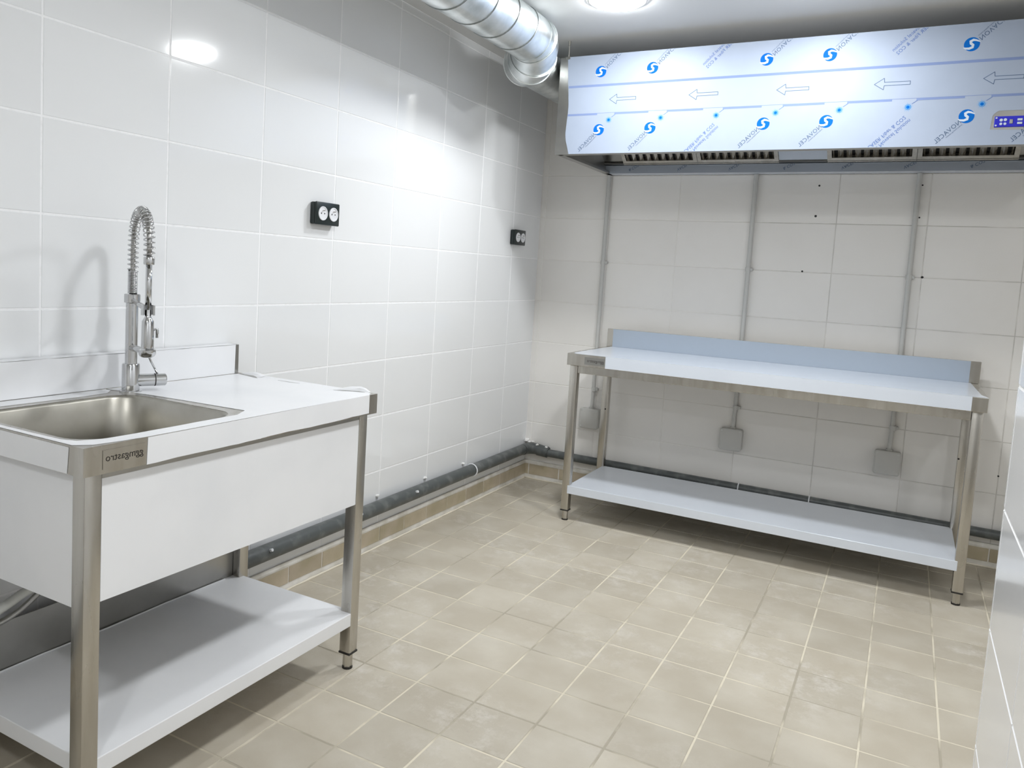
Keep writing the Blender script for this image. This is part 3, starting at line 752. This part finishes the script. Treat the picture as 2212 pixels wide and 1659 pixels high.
# apron panels
APZ = .5335
link('front_apron', B(.5765, .5785, -3.3965, -2.521, APZ, .797), 'film', sk)
ft = link('apron_top_shade_band', B(.5760, .5780, -3.3965, -2.521, .7972, .8125), 'steel_d', sk)  # bare steel band, kept dark to stand in for shadow under the lip
link('side_apron', B(.1085, .5395, SY0 + .020, SY0 + .022, APZ - .009, .8125), 'film', sk)
link('side_apron', B(.1085, .5395, SY1 - .022, SY1 - .020, APZ - .009, .8125), 'film', sk)
link('rear_apron', B(.075, .077, -3.3965, -2.521, APZ, .8125), 'steel_d', sk)
# apron folded bottom flange
link('apron_flange', B(.5615, .5763, -3.3965, -2.521, APZ, APZ + .002), 'steel_d', sk)
# shelf with rear upstand
bm = bmesh.new(); box(bm, .0735, .579, SY0 + .036, SY1 - .037, .146, .1875, .002)
link('shelf', bm, 'film', sk)
link('shelf_upstand', B(.0735, .0765, -3.3965, -2.521, .188, .315, .0005), 'steel_d', sk)
link('shelf_film_edge', T([(.082, -3.39, .189), (.080, -3.2, .190), (.083, -3.0, .189), (.080, -2.8, .190), (.083, -2.56, .189)], .0022, 6), 'film', sk)

# drain hose
hs = [(cx, cy, .618), (cx, cy, .57), (cx - .02, cy - .0, .53), (.25, -3.20, .475), (.17, -3.225, .43), (.125, -3.27, .400), (.105, -3.33, .365), (.10, -3.40, .345), (.09, -3.50, .33), (.06, -3.62, .30), (.045, -3.70, .235)]
def smooth_path(P, n=8):
    P = [Vector(p) for p in P]; out = []
    for i in range(len(P) - 1):
        p0, p1, p2, p3 = P[max(i - 1, 0)], P[i], P[i + 1], P[min(i + 2, len(P) - 1)]
        for k in range(n):
            t = k / n; out.append(.5 * ((2 * p1) + (p2 - p0) * t + (2 * p0 - 5 * p1 + 4 * p2 - p3) * t * t + (3 * p1 - p0 - 3 * p2 + p3) * t ** 3))
    out.append(P[-1]); return out
hp = smooth_path(hs, 20)
dh = link('drain_hose', T(hp, [.0115 + .0012 * (i % 2) for i in range(len(hp))], 10), 'hose', None, smooth=True)
dh['label'] = 'pale corrugated drain hose under the sink basin beside the left wall'; dh['category'] = 'hose'
hp2 = smooth_path([(.155, -3.15, .56), (.150, -3.19, .45), (.135, -3.245, .39), (.120, -3.31, .345), (.11, -3.42, .325), (.10, -3.6, .31)], 14)
d2 = link('supply_hose', T(hp2, .0075, 10), 'steel_d', None, smooth=True)
d2['label'] = 'thin braided supply hose hanging beside the pale drain hose'; d2['category'] = 'hose'

# ------------------------------------------------------------------ faucet
FX, FYY = .111, -2.966
sd = Vector((.894, -.447, 0)); pd = Vector((.447, .894, 0)); F0 = Vector((FX, FYY, SZ + .0012))
def fp(s, p, z): v = F0 + sd * s + pd * p; return Vector((v.x, v.y, z))
fa = thing('spray_faucet', 'tall chrome pull-down spray faucet with coiled spring arch on the sink', 'faucet', tuple(F0))
bm = T([fp(0, 0, SZ), fp(0, 0, SZ + .004), fp(0, 0, SZ + .0045), fp(0, 0, .950), fp(0, 0, .953)], [.030, .030, .0235, .0235, .0215], 28)
link('base', bm, 'chrome', fa, smooth=True, autos=True)
link('column', T([fp(0, 0, .950), fp(0, 0, 1.130)], .0165, 24), 'chrome', fa, smooth=True, autos=True)
link('column_collar', T([fp(0, 0, 1.122), fp(0, 0, 1.124), fp(0, 0, 1.146), fp(0, 0, 1.148)], [.0175, .0215, .0215, .0195], 24), 'chrome', fa, smooth=True, autos=True)
link('riser', T([fp(0, 0, 1.147), fp(0, 0, 1.212)], .0085, 16), 'chrome', fa, smooth=True)
# arch centreline
ARC = .192; rad = ARC / 2
arch = [fp(0, 0, 1.21), fp(0, 0, 1.25)]
zc = 1.285
for k in range(17):
    a = PI - PI * k / 16; arch.append(fp(rad + rad * math.cos(a), 0, zc + (rad - .008) * math.sin(a)))
arch += [fp(ARC, 0, 1.25)]
link('spray_hose', T([fp(0, 0, 1.148)] + arch, .0064, 12), 'steel_d', fa, smooth=True)
# springs: tight lower section and open coil on the arch
def coil(path, rr, pitch, wire, seg=12):
    P = [Vector(p) for p in path]; L = [0]
    for a, b_ in zip(P, P[1:]): L.append(L[-1] + (b_ - a).length)
    tot = L[-1]; n = int(tot / pitch * seg); pts = []; u = pd
    for i in range(n + 1):
        s = tot * i / n; j = 0
        while j < len(L) - 2 and L[j + 1] < s: j += 1
        t = (P[j + 1] - P[j]).normalized(); c = P[j].lerp(P[j + 1], (s - L[j]) / (L[j + 1] - L[j]))
        v = t.cross(u).normalized(); a = 2 * PI * i / seg
        pts.append(c + (u * math.cos(a) + v * math.sin(a)) * rr)
    return T(pts, wire, 5)
link('tight_spring', coil([fp(0, 0, 1.149), fp(0, 0, 1.212)], .0118, .0036, .0017), 'chrome', fa, smooth=True)
link('open_spring', coil(arch, .0135, .0132, .0019), 'chrome', fa, smooth=True)
link('spring_collar', T([fp(ARC, 0, 1.254), fp(ARC, 0, 1.252), fp(ARC, 0, 1.236), fp(ARC, 0, 1.234)], [.0125, .0138, .0138, .0125], 20), 'chrome', fa, smooth=True, autos=True)
# straight pull-down tube from the collar to the spray head, slightly inward
link('drop_tube', T([fp(ARC, 0, 1.236), fp(ARC, 0, 1.18), fp(ARC, 0, 1.118)], .0080, 14), 'chrome', fa, smooth=True)
# holding arm from the collar
bm = bmesh.new()
tube(bm, [fp(.015, .0, 1.130), fp(.10, .0, 1.124), fp(ARC - .017, .0, 1.118)], .0075, 12)
for s in (-1, 1):
    tube(bm, [fp(ARC - .017, s * .004, 1.118), fp(ARC - .010, s * .0155, 1.118), fp(ARC + .006, s * .0160, 1.118)], .0001, 4)
arm = link('holder_arm', bm, 'chrome', fa, smooth=True)
bm = bmesh.new(); n = 20; gap0 = .9
prev = None
for i in range(n + 1):
    a = gap0 + (2 * PI - 2 * gap0) * i / n
    ro, ri = .0175, .0128
    q = [bm.verts.new(fp(ARC + r_ * math.cos(a), r_ * math.sin(a), z)) for r_, z in ((ri, 1.104), (ro, 1.104), (ro, 1.130), (ri, 1.130))]
    if prev:
        for k in range(4): bm.faces.new((prev[k], prev[(k + 1) % 4], q[(k + 1) % 4], q[k]))
    else: bm.faces.new(q)
    prev = q
bm.faces.new(prev)
link('holder_clip', bm, 'chrome', arm, smooth=True, autos=True)
# spray head
hd = T([fp(ARC, 0, 1.120), fp(ARC, 0, 1.100), fp(ARC, 0, 1.092), fp(ARC, 0, 1.088), fp(ARC, 0, 1.020), fp(ARC, 0, 1.016)], [.0072, .0078, .0125, .0150, .0160, .0150], 22)
hdo = link('spray_head', hd, 'chrome', fa, smooth=True, autos=True)
link('nozzle', T([fp(ARC, 0, 1.018), fp(ARC, 0, 1.014), fp(ARC, 0, 1.003), fp(ARC, 0, .997), fp(ARC, 0, .994)], [.0165, .0215, .0215, .0180, .012], 22), 'chrome', hdo, smooth=True, autos=True)
lv = bmesh.new(); tube(lv, [fp(ARC + .0, .015, 1.066), fp(ARC + .0, .0235, 1.068), fp(ARC + .0, .0235, 1.045)], [.004, .0042, .0042], 10)
link('trigger_lever', lv, 'chrome', hdo, smooth=True)
link('lower_outlet_arm', T([fp(.014, 0, .998), fp(.07, 0, 1.002), fp(ARC - .030, 0, 1.008)], [.010, .0088, .0080], 14), 'chrome', fa, smooth=True)
# mixer cartridge and pin lever
cz_ = .905
ct = link('mixer_body', T([fp(0, .015, cz_), fp(0, .062, cz_ + .0)], .0178, 24), 'chrome', fa, smooth=True, autos=True)
link('mixer_ring', T([fp(0, .062, cz_), fp(0, .065, cz_)], .0183, 24), 'rub', ct, smooth=True, autos=True)
hn = link('mixer_handle', T([fp(0, .065, cz_), fp(0, .092, cz_), fp(0, .095, cz_)], [.0178, .0178, .015], 24), 'chrome', fa, smooth=True, autos=True)
link('pin_lever', T([fp(0, .072, cz_ + .015), fp(.010, .050, cz_ + .055), fp(.014, .040, cz_ + .078)], [.0030, .0030, .0034], 10), 'chrome', hn, smooth=True)
